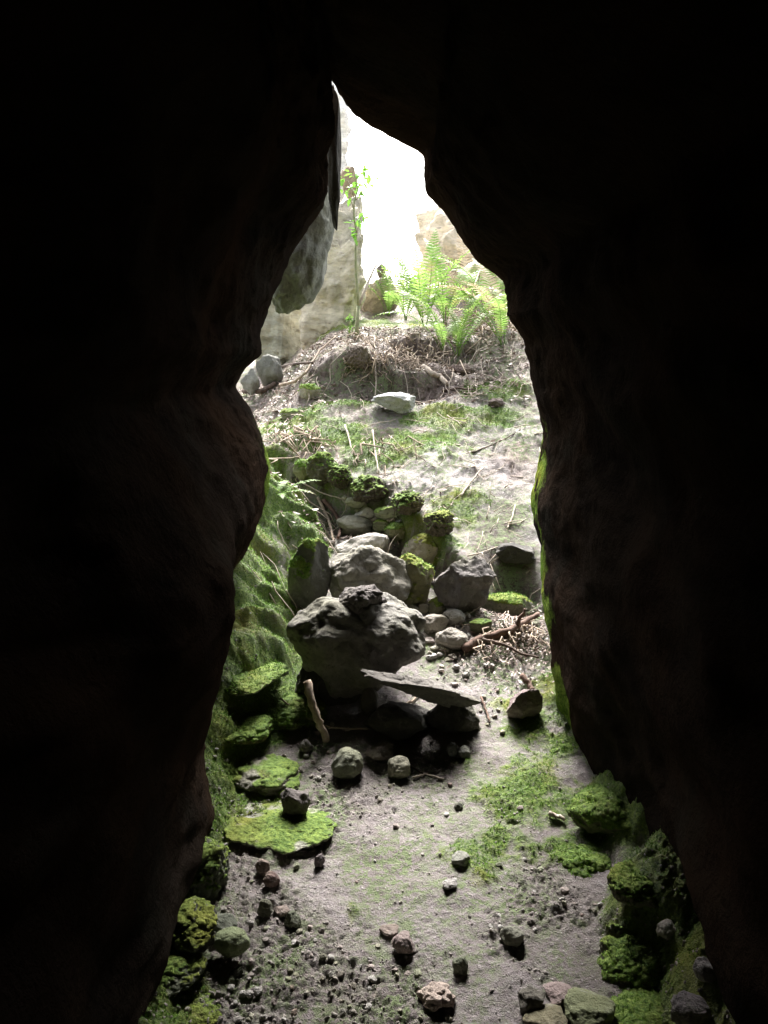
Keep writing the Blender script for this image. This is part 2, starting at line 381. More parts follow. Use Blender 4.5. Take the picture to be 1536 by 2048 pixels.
# ------------------------------------------------------------------ ground
mo, gr = moss_mask(GX, GY), gravel_mask(GX, GY)
zz = np.zeros_like(GX)
lit = ss(-.25, .25, fbm(GX * 2.5, GY * 2.5, zz, 4, 91) + 1.1 * ss(5.75, 6.15, GY) - .15) * ss(4.6, 5.2, GY)
lit = np.maximum(lit, ss(.3, .8, np.exp(-((GX - .62) / .25) ** 2 - ((GY - 3.75) / .25) ** 2) * 1.2 + .3 * fbm(GX * 5, GY * 5, zz, 3, 93)))
lit = np.maximum(lit, ss(.3, .7, np.exp(-((GX - .60) / .22) ** 2 - ((GY - 4.2) / .25) ** 2)))
e_ = GY - yedge(GX); wb = fbm(GX * 6, GY * 6, zz, 3, 97)
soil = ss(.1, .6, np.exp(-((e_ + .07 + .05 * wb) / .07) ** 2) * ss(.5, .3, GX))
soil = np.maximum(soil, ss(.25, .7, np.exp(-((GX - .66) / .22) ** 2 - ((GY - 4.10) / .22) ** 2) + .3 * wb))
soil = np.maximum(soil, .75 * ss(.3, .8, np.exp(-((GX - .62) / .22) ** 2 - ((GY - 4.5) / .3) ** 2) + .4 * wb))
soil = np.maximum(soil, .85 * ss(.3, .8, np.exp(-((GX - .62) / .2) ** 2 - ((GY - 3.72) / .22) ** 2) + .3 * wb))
soil = np.maximum(soil, .8 * ss(.35, .7, np.exp(-((GX - .45) / .35) ** 2 - ((GY - 5.85) / .08) ** 2) + .45 * wb))
soil = np.maximum(soil, .7 * ss(.45, .7, np.exp(-((GX + .15) / .5) ** 2 - ((GY - 6.1) / .16) ** 2) + .45 * wb))
soil = np.maximum(soil, .6 * ss(.35, .75, fbm(GX * 3, GY * 5, zz, 5, 99)) * ss(4.4, 4.8, GY))
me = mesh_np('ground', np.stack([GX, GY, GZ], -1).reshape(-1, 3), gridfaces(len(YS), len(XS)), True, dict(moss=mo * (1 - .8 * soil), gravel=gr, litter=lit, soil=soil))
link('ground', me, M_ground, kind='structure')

# ------------------------------------------------------------------ cave walls: profile of the passage, swept along it
def yA(z): return 3.45 + .75 * ss(.35, 1.0, z)
def prof(pix, ysh=lambda z: 0):
    out = []
    for (u, v) in pix:
        y = 4.0
        for _ in range(12):
            p = aty(u, v, y); y = yA(p[2])
        out.append((p[0], p[2]))
    return out
PL = prof([(665,155),(663,190),(657,240),(655,300),(652,350),(655,400),(648,430),(616,480),(592,520),(570,570),(554,603),(546,630),(534,662),(530,708),(498,738),(480,772),
           (508,808),(530,860),(550,920),(550,970),(533,1020),(506,1080),(480,1112),(466,1180),(440,1270),(430,1330),(426,1420)])
PR = prof([(690,210),(712,240),(740,262),(790,290),(843,320),(844,350),(843,392),(880,432),(918,492),(948,530),(1008,570),(1014,640),(1048,690),(1055,760),(1072,850),(1062,915),(1050,980),(1066,1070),
           (1074,1180),(1082,1300),(1092,1390)])
xa, za = PL[0]
PL = [(xa - .03, 4.6), (xa - .02, 3.6), (xa, za + .12)] + PL + [(PL[-1][0] - .02, .1), (PL[-1][0] - .02, -.6)]
PR = [(xa - 1.3, 3.9), (xa - .6, 3.35), (xa - .25, 3.08), (xa - .02, za + .03), (gx(672,178,4.2), aty(672,178,4.2)[2])] + PR + [(PR[-1][0] + .02, .1), (PR[-1][0] + .02, -.6)]
def wall(P, side, name, label, seed):
    P = np.array(P); seg = np.linalg.norm(np.diff(P, axis=0), axis=1); s = np.concatenate([[0], np.cumsum(seg)])
    n = int(s[-1] / .013); q = np.linspace(0, s[-1], n); px = np.interp(q, s, P[:, 0]); pz = np.interp(q, s, P[:, 1])
    k = np.exp(-.5 * (np.arange(-6, 7) / 1.3) ** 2); k /= k.sum()
    px = np.convolve(np.pad(px, 6, mode='edge'), k, 'valid'); pz = np.convolve(np.pad(pz, 6, mode='edge'), k, 'valid')
    ya = yA(pz)
    # stations: tunnel part (d<0 = before corner), then face flaring outwards
    d = np.concatenate([-np.geomspace(7.0, .25, 130), np.linspace(-.235, 0, 16)]) - .0
    X = []; Y = []; Z = []; A = []
    cz = 1.5
    for dd in d:
        t = -dd
        yv = ya - .10 * (1 - 0) + dd
        fl = .45 * ss(2.2, 3.6, t) - .5 * ss(5.6, 7.0, t)
        kk = 1 + fl + .05 * ss(.10, .0, t)
        X.append(px * kk); Z.append(cz + (pz - cz) * (1 + .5 * fl * (pz > cz))); Y.append(yv); A.append(ss(.0, .35, t) + 0 * px)
    for j, kk in enumerate(np.concatenate([np.linspace(1.055, 1.6, 34)[0:], np.geomspace(1.7, 2.6, 9)])):
        sx = (kk - 1)
        X.append(px * 1.0 * (1.05 if kk < 1.056 else 1) * kk + side * .6 * sx); Z.append(np.where(pz > cz, cz + (pz - cz) * (1 + sx * .8), pz)); Y.append(ya - .10 + .06 * ss(1.05, 1.15, kk) - .12 * sx + 0 * px); A.append(ss(1.05, 1.3, kk) + 0 * px)
    X, Y, Z, A = map(np.array, (X, Y, Z, A))
    # displacement roughly along x (outwards) and y
    n1 = fbm(X * 1.6, Y * 1.1, Z * 1.9, 4, seed, ridge=True); n2 = fbm(X * 6, Y * 5, Z * 8, 4, seed + 9)
    D = A * .09 * (fbm(X * 1.5, Y * .9, Z * 1.7, 2, seed) + .35 * np.abs(pn(X * 3, Y * 2.4, Z * 3.4, seed + 2))) + (.25 + .75 * A) * .016 * n2 + .005 * fbm(X * 22, Y * 22, Z * 26, 3, seed + 5)
    D = np.where(D < 0, D, D * 1.0)
    X = X + side * D
    if side < 0: X = X + .17 * ss(3.3, 2.3, Y) * ss(1.3, .5, Z)
    else: X = X + .11 * ss(3.1, 2.3, Y) * ss(1.0, .4, Z)
    Y = Y + .5 * D * A
    Z = Z + .3 * D * (Z > 1.8)
    nz = fbm(X * 4, Y * 4, Z * 4, 4, seed + 30)
    near = ss(.9, .1, np.abs(Y - ya[None])) 
    mossA = ss(-.1, .3, nz * .8 - .15 + .5 * near) * near * ss(1.55, 1.1, Z) * (1 if side > 0 else .8)
    V = np.stack([X, Y, Z], -1).reshape(-1, 3)
    F = gridfaces(X.shape[0], X.shape[1])
    if side > 0: F = F[:, ::-1]
    me = mesh_np(name, V, F, True, dict(moss=mossA))
    return link(name, me, M_wall, label=label, cat='rock wall')
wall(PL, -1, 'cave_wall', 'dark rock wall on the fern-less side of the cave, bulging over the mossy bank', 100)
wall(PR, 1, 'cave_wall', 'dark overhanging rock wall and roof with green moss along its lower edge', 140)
# rear of the passage
gx_, gz_ = np.meshgrid(np.linspace(-4, 4, 60), np.linspace(-1.2, 6, 60))
gy_ = -2.4 + .4 * fbm(gx_ * .8, gz_ * .8, gx_ * 0, 4, 170)
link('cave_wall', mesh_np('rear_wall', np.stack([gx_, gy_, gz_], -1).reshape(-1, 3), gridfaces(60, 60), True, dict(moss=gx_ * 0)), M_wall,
     label='rock wall closing the passage behind the viewer', cat='rock wall')

# ------------------------------------------------------------------ rocks
def ico(level):
    t = (1 + 5 ** .5) / 2
    V = np.array([(-1,t,0),(1,t,0),(-1,-t,0),(1,-t,0),(0,-1,t),(0,1,t),(0,-1,-t),(0,1,-t),(t,0,-1),(t,0,1),(-t,0,-1),(-t,0,1)], float)
    F = np.array([(0,11,5),(0,5,1),(0,1,7),(0,7,10),(0,10,11),(1,5,9),(5,11,4),(11,10,2),(10,7,6),(7,1,8),(3,9,4),(3,4,2),(3,2,6),(3,6,8),(3,8,9),(4,9,5),(2,4,11),(6,2,10),(8,6,7),(9,8,1)])
    V /= np.linalg.norm(V, axis=1)[:, None]
    for _ in range(level):
        E = np.sort(np.concatenate([F[:, [0,1]], F[:, [1,2]], F[:, [2,0]]]), axis=1)
        ue, inv = np.unique(E, axis=0, return_inverse=True); inv = inv.ravel()
        mid = V[ue].mean(1); mid /= np.linalg.norm(mid, axis=1)[:, None]
        n, f = len(V), len(F); a, b, c = inv[:f] + n, inv[f:2*f] + n, inv[2*f:] + n
        V = np.vstack([V, mid])
        F = np.concatenate([np.stack([F[:,0], a, c], 1), np.stack([F[:,1], b, a], 1), np.stack([F[:,2], c, b], 1), np.stack([a, b, c], 1)])
    return V, F
ICO = {k: ico(k) for k in range(1, 7)}
def rock_shape(dims, seed, level=4, ang=.5, rough=.5, knob=0.0, moss=0.0, world=(0,0,0), box=0.0, lobes=()):
    V, F = ICO[level]; P = V.copy(); rs = np.random.RandomState(seed)
    if box:
        m = np.abs(P).max(1)[:, None]; P = P * (1 - box) + box * P / m * .8
    for _ in range(int(6 + 12 * ang)):
        n = rs.normal(size=3); n /= np.linalg.norm(n); d = rs.uniform(.72, .97) - .22 * ang
        e = P @ n - d; k = np.clip(e, 0, None); P = P - (k * (.5 + .5 * ang))[:, None] * n
    ext = (P.max(0) - P.min(0)); P = (P - (P.max(0) + P.min(0)) / 2) / ext * 2
    o = rs.uniform(0, 50); dm = np.array(dims) / max(dims)
    low = fbm(P[:,0] * 1.2 + o, P[:,1] * 1.2, P[:,2] * 1.2, 2, seed % 97)
    P = P * (1 + .16 * low)[:, None]
    for (dx_, dy_, dz_, am, wd_) in lobes:
        dd = np.array([dx_, dy_, dz_], float); dd /= np.linalg.norm(dd); un = P / np.linalg.norm(P, axis=1)[:, None]
        wp = .12 * pn(P[:,0] * 2.5 + o, P[:,1] * 2.5, P[:,2] * 2.5, 66)
        P = P * (1 + am * np.exp(-((1 - un @ dd + wp) / wd_) ** 2))[:, None]
    Qn = P * dm
    if knob:
        kn = 1.6 * np.abs(pn(Qn[:,0] * 1.8 + o, Qn[:,1] * 1.8, Qn[:,2] * 1.8, seed % 89 + 3)) + .3 * np.abs(pn(Qn[:,0] * 4 + o, Qn[:,1] * 4, Qn[:,2] * 4, seed % 89 + 4)) - .5
        P = P * (1 + knob * .22 * kn)[:, None]
    r = fbm(Qn[:,0] * 4.6 + o, Qn[:,1] * 4.6, Qn[:,2] * 4.6, 5 if level > 4 else 3, seed % 83 + 5)
    P = P * (1 + rough * .07 * r)[:, None]
    ext = (P.max(0) - P.min(0)); P = (P - (P.max(0) + P.min(0)) / 2) / ext
    P = P * np.array(dims)
    # normals approx for moss
    if moss > 0:
        e1 = P[F[:,1]] - P[F[:,0]]; e2 = P[F[:,2]] - P[F[:,0]]; fn = np.cross(e1, e2)
        vn = np.zeros_like(P)
        for i in range(3): np.add.at(vn, F[:, i], fn)
        vn /= np.linalg.norm(vn, axis=1)[:, None] + 1e-12
        q = P * 1.0 + np.array(world)
        mm = ss(-.1, .35, (vn[:, 2] - .75 + moss) + .5 * fbm(q[:,0] * 7, q[:,1] * 7, q[:,2] * 7, 3, 77))
        P = P + vn * (mm * (.004 + .006 * np.abs(fbm(q[:,0] * 40, q[:,1] * 40, q[:,2] * 40, 2, 78))))[:, None]
    else: mm = np.zeros(len(P))
    return P, F, mm
GREY, TAN, DARK, PALE, GREEN, PINK = (.20,.19,.17), (.30,.27,.21), (.085,.075,.065), (.42,.40,.37), (.17,.19,.11), (.27,.21,.19)
def place(u0, v0, u1, v1, ky=.8, sink=.25, y=None, hz=None, flat=1):
    uc, vc = (u0+u1)/2, (v0+v1)/2
    sc = None; up = .0
    for _ in range(4):
        if y is None: p = hit(uc, vc, up)
        else: p = Vector(aty(uc, vc, y))
        dep = p.y * cp + (p.z - CAMZ) * sp
        k = dep * TANH / 1024; w_ = (u1-u0)*k; a_ = (v1-v0)*k; e = math.atan2(CAMZ - p.z, p.y)
        dy = w_ * ky; hh = math.sqrt(max(a_**2 - (dy*math.sin(e))**2, (.3*a_)**2)) / math.cos(e)
        if hz: hh = hz
        up = hh * (.5 - sink)
    if flat != 1: p = Vector((p.x, p.y, p.z - hh * (1 - flat) * .5)); hh *= flat
    return p, (w_, dy, hh)
ROCKS = []; TUFT = []
def rock(name, box, label, cat='rock', col=GREY, ang=.5, rough=.6, knob=0, moss=0, level=5, seed=None, ky=.8, sink=.22, rot=None, group=None, y=None, boxy=0, mat=None, hz=None, lobes=(), flat=1):
    seed = seed if seed is not None else len(ROCKS) * 13 + 5
    p, dims = place(*box, ky=ky, sink=sink, y=y, hz=hz, flat=flat)
    P, F, mm = rock_shape(dims, seed, level, ang, rough, knob, moss, p, boxy, lobes)
    if moss > .3 and dims[0] > .08:
        w_ = np.where(mm > .7)[0]
        if len(w_): w_ = np.random.RandomState(seed).choice(w_, min(len(w_), int(16000 * dims[0] * dims[1]) + 200)); TUFT.append(P[w_] + np.array(p))
    me = mesh_np(name, P, F, True, dict(moss=mm))
    o = link(name, me, mat or M_rock, loc=p, label=label, cat=cat, group=group, col=col)
    if rot: o.rotation_euler = [R(a) for a in rot]
    ROCKS.append((p, dims, o)); return o
# main boulder pile
rock('boulder', (578,1185,852,1392), 'largest grey boulder in the middle of the passage, knobbly and rounded below', col=(.21,.20,.18), ang=.08, knob=.5, rough=.6, level=6, seed=11, ky=.75, sink=.10, lobes=((-.7,-.7,.5,.14,.3),(.8,-.7,.3,.16,.22),(.2,-.8,.6,-.10,.10),(-.1,-1,-.35,.20,.6),(.7,-.6,-.7,.14,.3),(-.6,-.8,-.6,.12,.3)))
rock('boulder', (655,1086,835,1230), 'knobbly grey boulder standing just behind the largest boulder', col=(.22,.205,.175), ang=.2, knob=.6, rough=.5, level=6, seed=23, ky=.8, sink=.12, lobes=((-.5,-.3,.8,.14,.3),(.9,-.6,-.3,.16,.25),(.3,-.7,.5,-.10,.15)))
rock('boulder', (664,1166,776,1246), 'small jagged dark rock perched on top of the largest boulder', col=(.13,.115,.11), ang=.75, knob=0, rough=1.3, level=5, seed=36, ky=.8, y=3.40)
rock('boulder', (570,1078,664,1230), 'dark upright boulder with a moss cap beside the mossy bank', col=(.11,.11,.09), ang=.6, knob=.6, moss=.35, level=5, seed=37, ky=.8, sink=.1)
rock('boulder', (862,1112,992,1228), 'angular dark grey rock at the foot of the bare soil slope', col=(.15,.135,.13), ang=1.0, rough=1.0, level=5, seed=41, ky=.8, sink=.15)
rock('boulder', (780,1108,868,1222), 'rounded boulder covered in moss between two grey boulders', col=(.17,.16,.09), ang=.3, moss=.6, level=5, seed=43, ky=.8, sink=.15)
rock('boulder', (803,1068,888,1138), 'smooth tan boulder with moss on one shoulder, behind the rounded mossy one', col=(.27,.24,.18), ang=.2, moss=.25, level=5, seed=47)
rock('rock', (672,1064,780,1120), 'flat pale slab of rock lying behind the knobbly boulder', col=(.42,.39,.36), ang=.8, level=5, seed=51, ky=.7)
rock('rock', (672,1030,752,1070), 'smooth rounded pale stone in the channel above the pale slab', col=(.30,.29,.23), ang=.2, level=4, seed=53)
rock('rock', (768,1046,824,1080), 'small moss covered stone in the channel', col=(.2,.2,.12), ang=.3, moss=.6, level=4, seed=57)
rock('rock', (745,1038,790,1062), 'small angular greenish stone beside the moss covered stone', col=(.25,.25,.17), ang=.8, moss=.2, level=4, seed=59)
rock('rock', (708,1012,760,1042), 'white flat stone at the head of the channel', col=(.5,.47,.46), ang=.9, level=4, seed=61)
rock('rock', (690,992,734,1016), 'pale greenish stone at the foot of the soil ledge', col=(.33,.33,.24), ang=.4, level=4, seed=63)
rock('rock', (748,1012,802,1040), 'grey green stone under the overhanging soil ledge', col=(.24,.25,.17), ang=.5, moss=.2, level=4, seed=65)
rock('rock', (585,920,626,962), 'small mossy stone at the left end of the soil ledge', col=(.2,.2,.12), ang=.3, moss=.5, level=4, seed=67)
rock('rock', (612,905,682,972), 'moss topped dark rock in the soil ledge', col=(.10,.09,.07), rough=1.5, ang=.2, moss=.4, level=5, seed=69)
rock('rock', (949,1182,1066,1242), 'low grey rock with bright moss on its lower side, by the rotten branch', col=(.19,.19,.15), ang=.3, moss=.35, level=5, seed=73)
rock('rock', (1010,1376,1086,1442), 'brown square block of rock against the foot of the wall', col=(.22,.17,.165), ang=.8, level=5, seed=75, boxy=.6, sink=.12)
rock('rock', (870,1254,936,1302), 'smooth pale brown stone beside the largest boulder', col=(.33,.30,.27), ang=.3, level=4, seed=77)
rock('rock', (844,1228,897,1270), 'flat wedge of pale rock touching the largest boulder', col=(.30,.27,.24), ang=.8, level=4, seed=79)
rock('rock', (858,1196,892,1234), 'small upright mossy stone at the foot of the angular dark rock', col=(.22,.21,.15), ang=.5, moss=.3, level=4, seed=81)
rock('rock', (884,1218,932,1250), 'light grey pebble like stone in front of the angular dark rock', col=(.36,.34,.31), ang=.3, level=4, seed=83)
rock('rock', (938,1238,984,1266), 'dark green stone at the end of the rotten branch', col=(.13,.14,.09), ang=.5, moss=.3, level=4, seed=85)
rock('rock', (812,1208,838,1230), 'tiny grey stone wedged behind the largest boulder', col=(.3,.29,.25), ang=.4, level=3, seed=87)
rock('rock', (835,1206,860,1228), 'tiny tan stone next to the small upright mossy stone', col=(.33,.3,.25), ang=.4, level=3, seed=88)
rock('rock', (720,1368,758,1436), 'dark stone propping up the tilted slab', col=(.12,.11,.10), ang=.4, level=4, seed=89, ky=1.0, sink=.1)
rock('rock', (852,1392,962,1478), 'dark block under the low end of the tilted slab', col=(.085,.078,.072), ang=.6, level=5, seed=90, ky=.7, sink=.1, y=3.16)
rock('rock', (726,1400,860,1474), 'added black rock deepening the shadow in the hollow below the tilted slab', col=(.07,.065,.06), ang=.4, level=5, seed=92, ky=.7, sink=.15, y=3.14)  # added rock, its black stands in for the shadow of the hollow
rock('rock', (580,1318,730,1438), 'added black rock deepening the shadow in the gap under the left side of the largest boulder', col=(.07,.065,.06), ang=.3, level=5, seed=94, ky=.6, sink=.15, y=3.36)  # added to blacken the gap, cast shade put into its colour
# bridging slab
o = rock('rock_slab', (716,1342,966,1412), 'long thin slab of rock lying tilted across two dark stones', cat='rock slab', col=(.12,.11,.10), ang=.7, rough=1.6, knob=.9, level=6, seed=97, ky=.40, y=3.12, hz=.09)
o.rotation_euler = (R(-24), R(13), R(-4))
# foreground stones
for b_, lab, kw in [
 ((662,1496,727,1558), 'round grey stone on the sand, bigger of the two below the black hollow', dict(col=(.19,.20,.17), ang=.15)),
 ((728,1482,788,1524), 'angular dark stone touching the round grey stone', dict(col=(.17,.145,.14), ang=.9)),
 ((775,1512,821,1560), 'smaller round tan stone on the sand below the black hollow', dict(col=(.29,.28,.22), ang=.2)),
 ((560,1574,622,1634), 'dark stone standing proud on the flat mossy slab', dict(col=(.12,.105,.10), ang=.5, sink=.08)),
 ((597,1478,626,1506), 'small dark round stone by the broken stick', dict(col=(.13,.12,.11), ang=.3)),
 ((893,1486,917,1514), 'small bluish stone at the shadow edge', dict(col=(.15,.15,.16), ang=.3)),
 ((915,1492,942,1518), 'small dark stone beside the bluish stone', dict(col=(.12,.12,.11), ang=.3)),
 ((424,1860,500,1912), 'smooth oval green stone near the bottom corner of the floor', dict(col=(.20,.235,.13), ang=.05, rough=.15, ky=.7, sink=-.15)),
 ((418,1828,474,1872), 'dark stone tucked behind the oval green stone', dict(col=(.12,.13,.10), ang=.4)),
 ((783,1866,830,1906), 'pinkish brown stone in the middle of the near gravel', dict(col=(.25,.20,.19), ang=.5)),
 ((1000,1850,1048,1892), 'grey green stone near the mossy mound in the near gravel', dict(col=(.20,.20,.16), ang=.35)),
 ((834,1960,912,2018), 'large pale flat stone with grooves at the bottom of the picture', dict(col=(.46,.37,.33), ang=.4, knob=1.0, level=5)),
 ((1128,1984,1232,2060), 'big greenish stone cut by the bottom edge', dict(col=(.21,.23,.13), ang=.3, level=5)),
 ((1046,2012,1134,2075), 'brown green stone left of the big greenish stone', dict(col=(.22,.2,.13), ang=.4)),
 ((1088,1966,1152,2012), 'pinkish block of stone behind the big greenish stone', dict(col=(.27,.21,.20), ang=.8)),
 ((1036,1976,1092,2024), 'dark angular stone beside the pinkish block', dict(col=(.13,.12,.10), ang=.8)),
 ((1312,1838,1360,1876), 'dim grey stone resting on the dark mossy bank', dict(col=(.30,.28,.26), ang=.3)),
 ((1386,1920,1434,1966), 'round dim stone far down in the shade of the wall', dict(col=(.26,.24,.24), ang=.2)),
 ((1340,1990,1420,2060), 'large rounded stone in the dark bottom corner', dict(col=(.22,.2,.2), ang=.2)),
 ((902,1702,942,1730), 'grey stone half sunk in the sandy floor', dict(col=(.22,.22,.19), ang=.4, sink=.35)),
 ((884,1758,916,1780), 'pale flat stone on the sandy floor', dict(col=(.34,.32,.32), ang=.6)),
 ((628,1708,650,1734), 'little dark block of stone in the reddish gravel', dict(col=(.13,.11,.11), ang=.7, sink=.1)),
 ((510,1718,540,1752), 'reddish stone at the edge of the reddish gravel', dict(col=(.2,.15,.14), ang=.5)),
 ((526,1744,560,1776), 'dark red stone just below the reddish stone', dict(col=(.16,.11,.10), ang=.6)),
 ((514,1798,546,1834), 'dark greenish stone in the gravel above the oval green stone', dict(col=(.12,.12,.09), ang=.5)),
 ((546,1810,580,1834), 'brown stone next to the dark greenish stone', dict(col=(.2,.16,.14), ang=.4)),
 ((568,1822,602,1860), 'upright dark green stone in the gravel', dict(col=(.13,.14,.10), ang=.4)),
 ((758,1848,798,1872), 'brown stone behind the pinkish brown stone', dict(col=(.2,.16,.14), ang=.6)),
 ((904,1912,936,1948), 'dark green stone among fine gravel in the foreground', dict(col=(.12,.13,.09), ang=.4)),
 ((908,1604,926,1620), 'tiny dark pebble alone on the bare sand', dict(col=(.09,.09,.07), ang=.2, level=3)),
 ((1210,1850,1245,1885), 'mossy pebble on the near mossy bank', dict(col=(.2,.2,.15), moss=.4)),
 ]:
    kw.setdefault('level', 4); kw.setdefault('sink', .18); kw.setdefault('ky', 1.0); rock('stone', b_, lab, cat='stone', **kw)
# mossy rocks along the sides
for b_, lab, kw in [
 ((425,1290,560,1380), 'mossy slab with bare white rock showing through', dict(moss=.45, col=(.40,.39,.38), ang=.8)),
 ((425,1372,532,1482), 'yellow green mossy rock at the foot of the dark wall', dict(moss=.85, col=(.16,.14,.07), y=None, ky=.9)),
 ((505,1322,640,1440), 'long mossy ledge running down towards the broken stick', dict(moss=.85, col=(.16,.16,.1), ky=.8, ang=.7, sink=.4)),
 ((470,1476,600,1584), 'mossy rock with a bare pale top below the yellow green one', dict(moss=.1, flat=.6, col=(.22,.21,.18), ky=.9, sink=.35)),
 ((470,1576,660,1676), 'flat broad slab covered by thin moss with a dark stone on it', dict(moss=.01, flat=.6, col=(.27,.27,.22), ky=.95, sink=.42, ang=.3)),
 ((345,1640,450,1790), 'dim mossy rock beside the strip of pale sand', dict(moss=.28, col=(.11,.12,.09), flat=.7)),
 ((310,1775,425,1900), 'dim rock below the strip of pale sand, against the wall', dict(moss=.15, col=(.10,.10,.08), flat=.7)),
 ((300,1890,400,1980), 'dark green rock near the bottom corner in the shade', dict(moss=.25, col=(.10,.11,.085), flat=.7)),
 ((340,1950,440,2060), 'rounded dark brown rock at the bottom corner of the floor', dict(moss=.1, col=(.14,.12,.11), ky=1)),
 ((1150,1520,1275,1665), 'tall mossy hump against the shaded wall', dict(moss=.95, col=(.14,.14,.09), sink=.52, flat=.6, ang=.6, seed=611)),
 ((1085,1630,1215,1750), 'bright mossy hump jutting onto the sand', dict(moss=.95, col=(.14,.14,.09), sink=.5, flat=.5, ang=.6, seed=613)),
 ((1205,1760,1345,1960), 'broad dark mossy mound near the bottom of the wall', dict(moss=.38, col=(.12,.12,.08), ky=.9, sink=.35, ang=.25)),
 ((1225,1680,1320,1790), 'dark mossy rock between the tall hump and the broad mound', dict(moss=.38, col=(.12,.12,.08), ky=.9, sink=.35)),
 ((1100,1452,1160,1510), 'small bright moss cushion beside the dead leaves', dict(moss=1.0, col=(.12,.14,.07), ky=1, sink=.45, ang=.1)),
 ((1240,1940,1380,2080), 'mossy rock at the bottom edge under the broad mound', dict(moss=.38, col=(.12,.12,.08), ky=.9, sink=.3)),
 ]:
    kw.setdefault('level', 5); kw.setdefault('rough', 1.3); kw.setdefault('knob', .3); kw.setdefault('flat', .42); u0, v0, u1, v1 = b_; b_ = (u0 - .10 * (u1 - u0), v0, u1 + .10 * (u1 - u0), v1 + .05 * (v1 - v0)); kw['ky'] = 1.1; kw['sink'] = max(kw.get('sink', 0), .36); rock('mossy_rock', b_, lab, **kw)
rock('rock_slab', (742,784,832,828), 'pale flat topped rock lying on the slope in front of the roots', cat='rock', col=(.46,.46,.47), ang=.9, level=5, seed=203, boxy=.5, ky=.6, sink=.1)
o = rock('lit_wall_rock', (546,352,664,632), 'added grey green rock standing in for the lit face of the cave wall, below the narrow top', cat='rock', col=(.22,.23,.195), ang=.0, rough=.8, knob=.35, level=6, seed=207, ky=1.3, y=4.65)  # added rock, daylight on the wall face put into its paler colour
o.rotation_euler = (0, R(15), 0)
rock('rock_fin', (652,180,683,452), 'narrow upright flake of rock beside the top of the opening', cat='rock', col=(.14,.135,.12), ang=.6, level=5, seed=205, ky=.8, y=4.15, mat=M_rock)
# rocks outside
rock('cliff_block', (598,398,734,770), 'tall tan sandstone block standing behind the young tree', cat='cliff', col=(.60,.54,.42), ang=.9, rough=1.9, knob=.9, level=6, seed=214, ky=1.1, y=7.6, mat=M_cliff, boxy=.55)
rock('cliff_block', (490,480,632,810), 'grey green sandstone face beside the dark end of the slope', cat='cliff', col=(.46,.45,.36), ang=.9, rough=1.9, knob=.9, level=6, seed=217, ky=.8, y=8.1, mat=M_cliff, boxy=.7)
rock('rock', (680,332,716,400), 'small brown rock sticking up above the tan block', col=(.34,.26,.18), ang=.8, level=4, seed=221, y=8.3, mat=M_cliff)
rock('rock', (512,708,566,788), 'low dark rock at the end of the bent dark branch', col=(.16,.16,.14), ang=.7, level=4, seed=219, y=6.6)
rock('rock', (480,735,520,790), 'small grey rock half hidden by the bulging wall', col=(.22,.22,.2), ang=.7, level=4, seed=220, y=6.5)
rock('cliff_block', (822,362,1130,720), 'warm brown sandstone wall behind the ferns', cat='cliff', col=(.80,.68,.52), ang=1.0, rough=1.9, knob=.9, level=6, seed=223, ky=.6, y=9.0, mat=M_cliff, boxy=.75)
rock('cliff_block', (600,130,705,400), 'far pale rock face beside the top of the opening', cat='cliff', col=(.88,.85,.82), ang=.9, rough=1.9, knob=.9, level=5, seed=225, ky=.7, y=12, mat=M_cliff, boxy=.6)
rock('rock', (716,553,800,650), 'dark shelf of rock behind the young tree', col=(.38,.32,.26), ang=.8, level=5, seed=227, y=8.2, ky=.8, boxy=.5, mat=M_cliff)
rock('rock', (752,528,772,560), 'small dark stone on top of the dark shelf of rock', col=(.14,.12,.1), ang=.7, level=3, seed=228, y=8.2)
rock('rock', (785,560,880,690), 'pale boulder behind the ferns', mat=M_cliff, col=(.75,.72,.66), ang=.7, level=5, seed=229, y=8.8)

for b_, lab, sd_ in [((700,950,778,1008), 'crumbling clod of dark earth with a moss cap in the middle of the soil ledge', 301), ((782,980,850,1036), 'mossy clod of earth where the soil ledge turns down', 303), ((846,1022,908,1076), 'lowest mossy clod at the end of the soil ledge', 305), ((652,930,706,980), 'small earthy lump next to the moss topped dark rock', 307)]:
    rock('rock', b_, lab, col=(.085,.07,.055), ang=.15, rough=2.2, knob=.6, moss=.3, level=5, seed=sd_, ky=1.2, sink=.3)
rock('rock', (596,770,640,800), 'small mossy stone high on the leafy slope', moss=.4, col=(.3,.28,.22), level=4, seed=241)
rock('rock', (560,818,600,842), 'low pale stone half buried in the moss of the slope', moss=.3, col=(.34,.33,.27), level=4, seed=243, sink=.35)
rock('rock', (975,796,1010,818), 'dark clod of earth on the upper slope near the wall', col=(.12,.09,.08), ang=.3, rough=1.8, level=4, seed=245, sink=.35)
rock('rock', (900,728,950,752), 'brown clod of earth below the arching fern', col=(.14,.1,.085), ang=.3, rough=1.8, level=4, seed=247, sink=.3)
rock('rock', (688,690,744,742), 'root bound clod of dark earth under the young tree', col=(.13,.1,.08), ang=.2, rough=2, level=5, seed=249, sink=.3)
rock('rock', (990,1084,1072,1128), 'black stone in the hollow at the foot of the bare slope', col=(.06,.055,.05), ang=.7, level=5, seed=251)
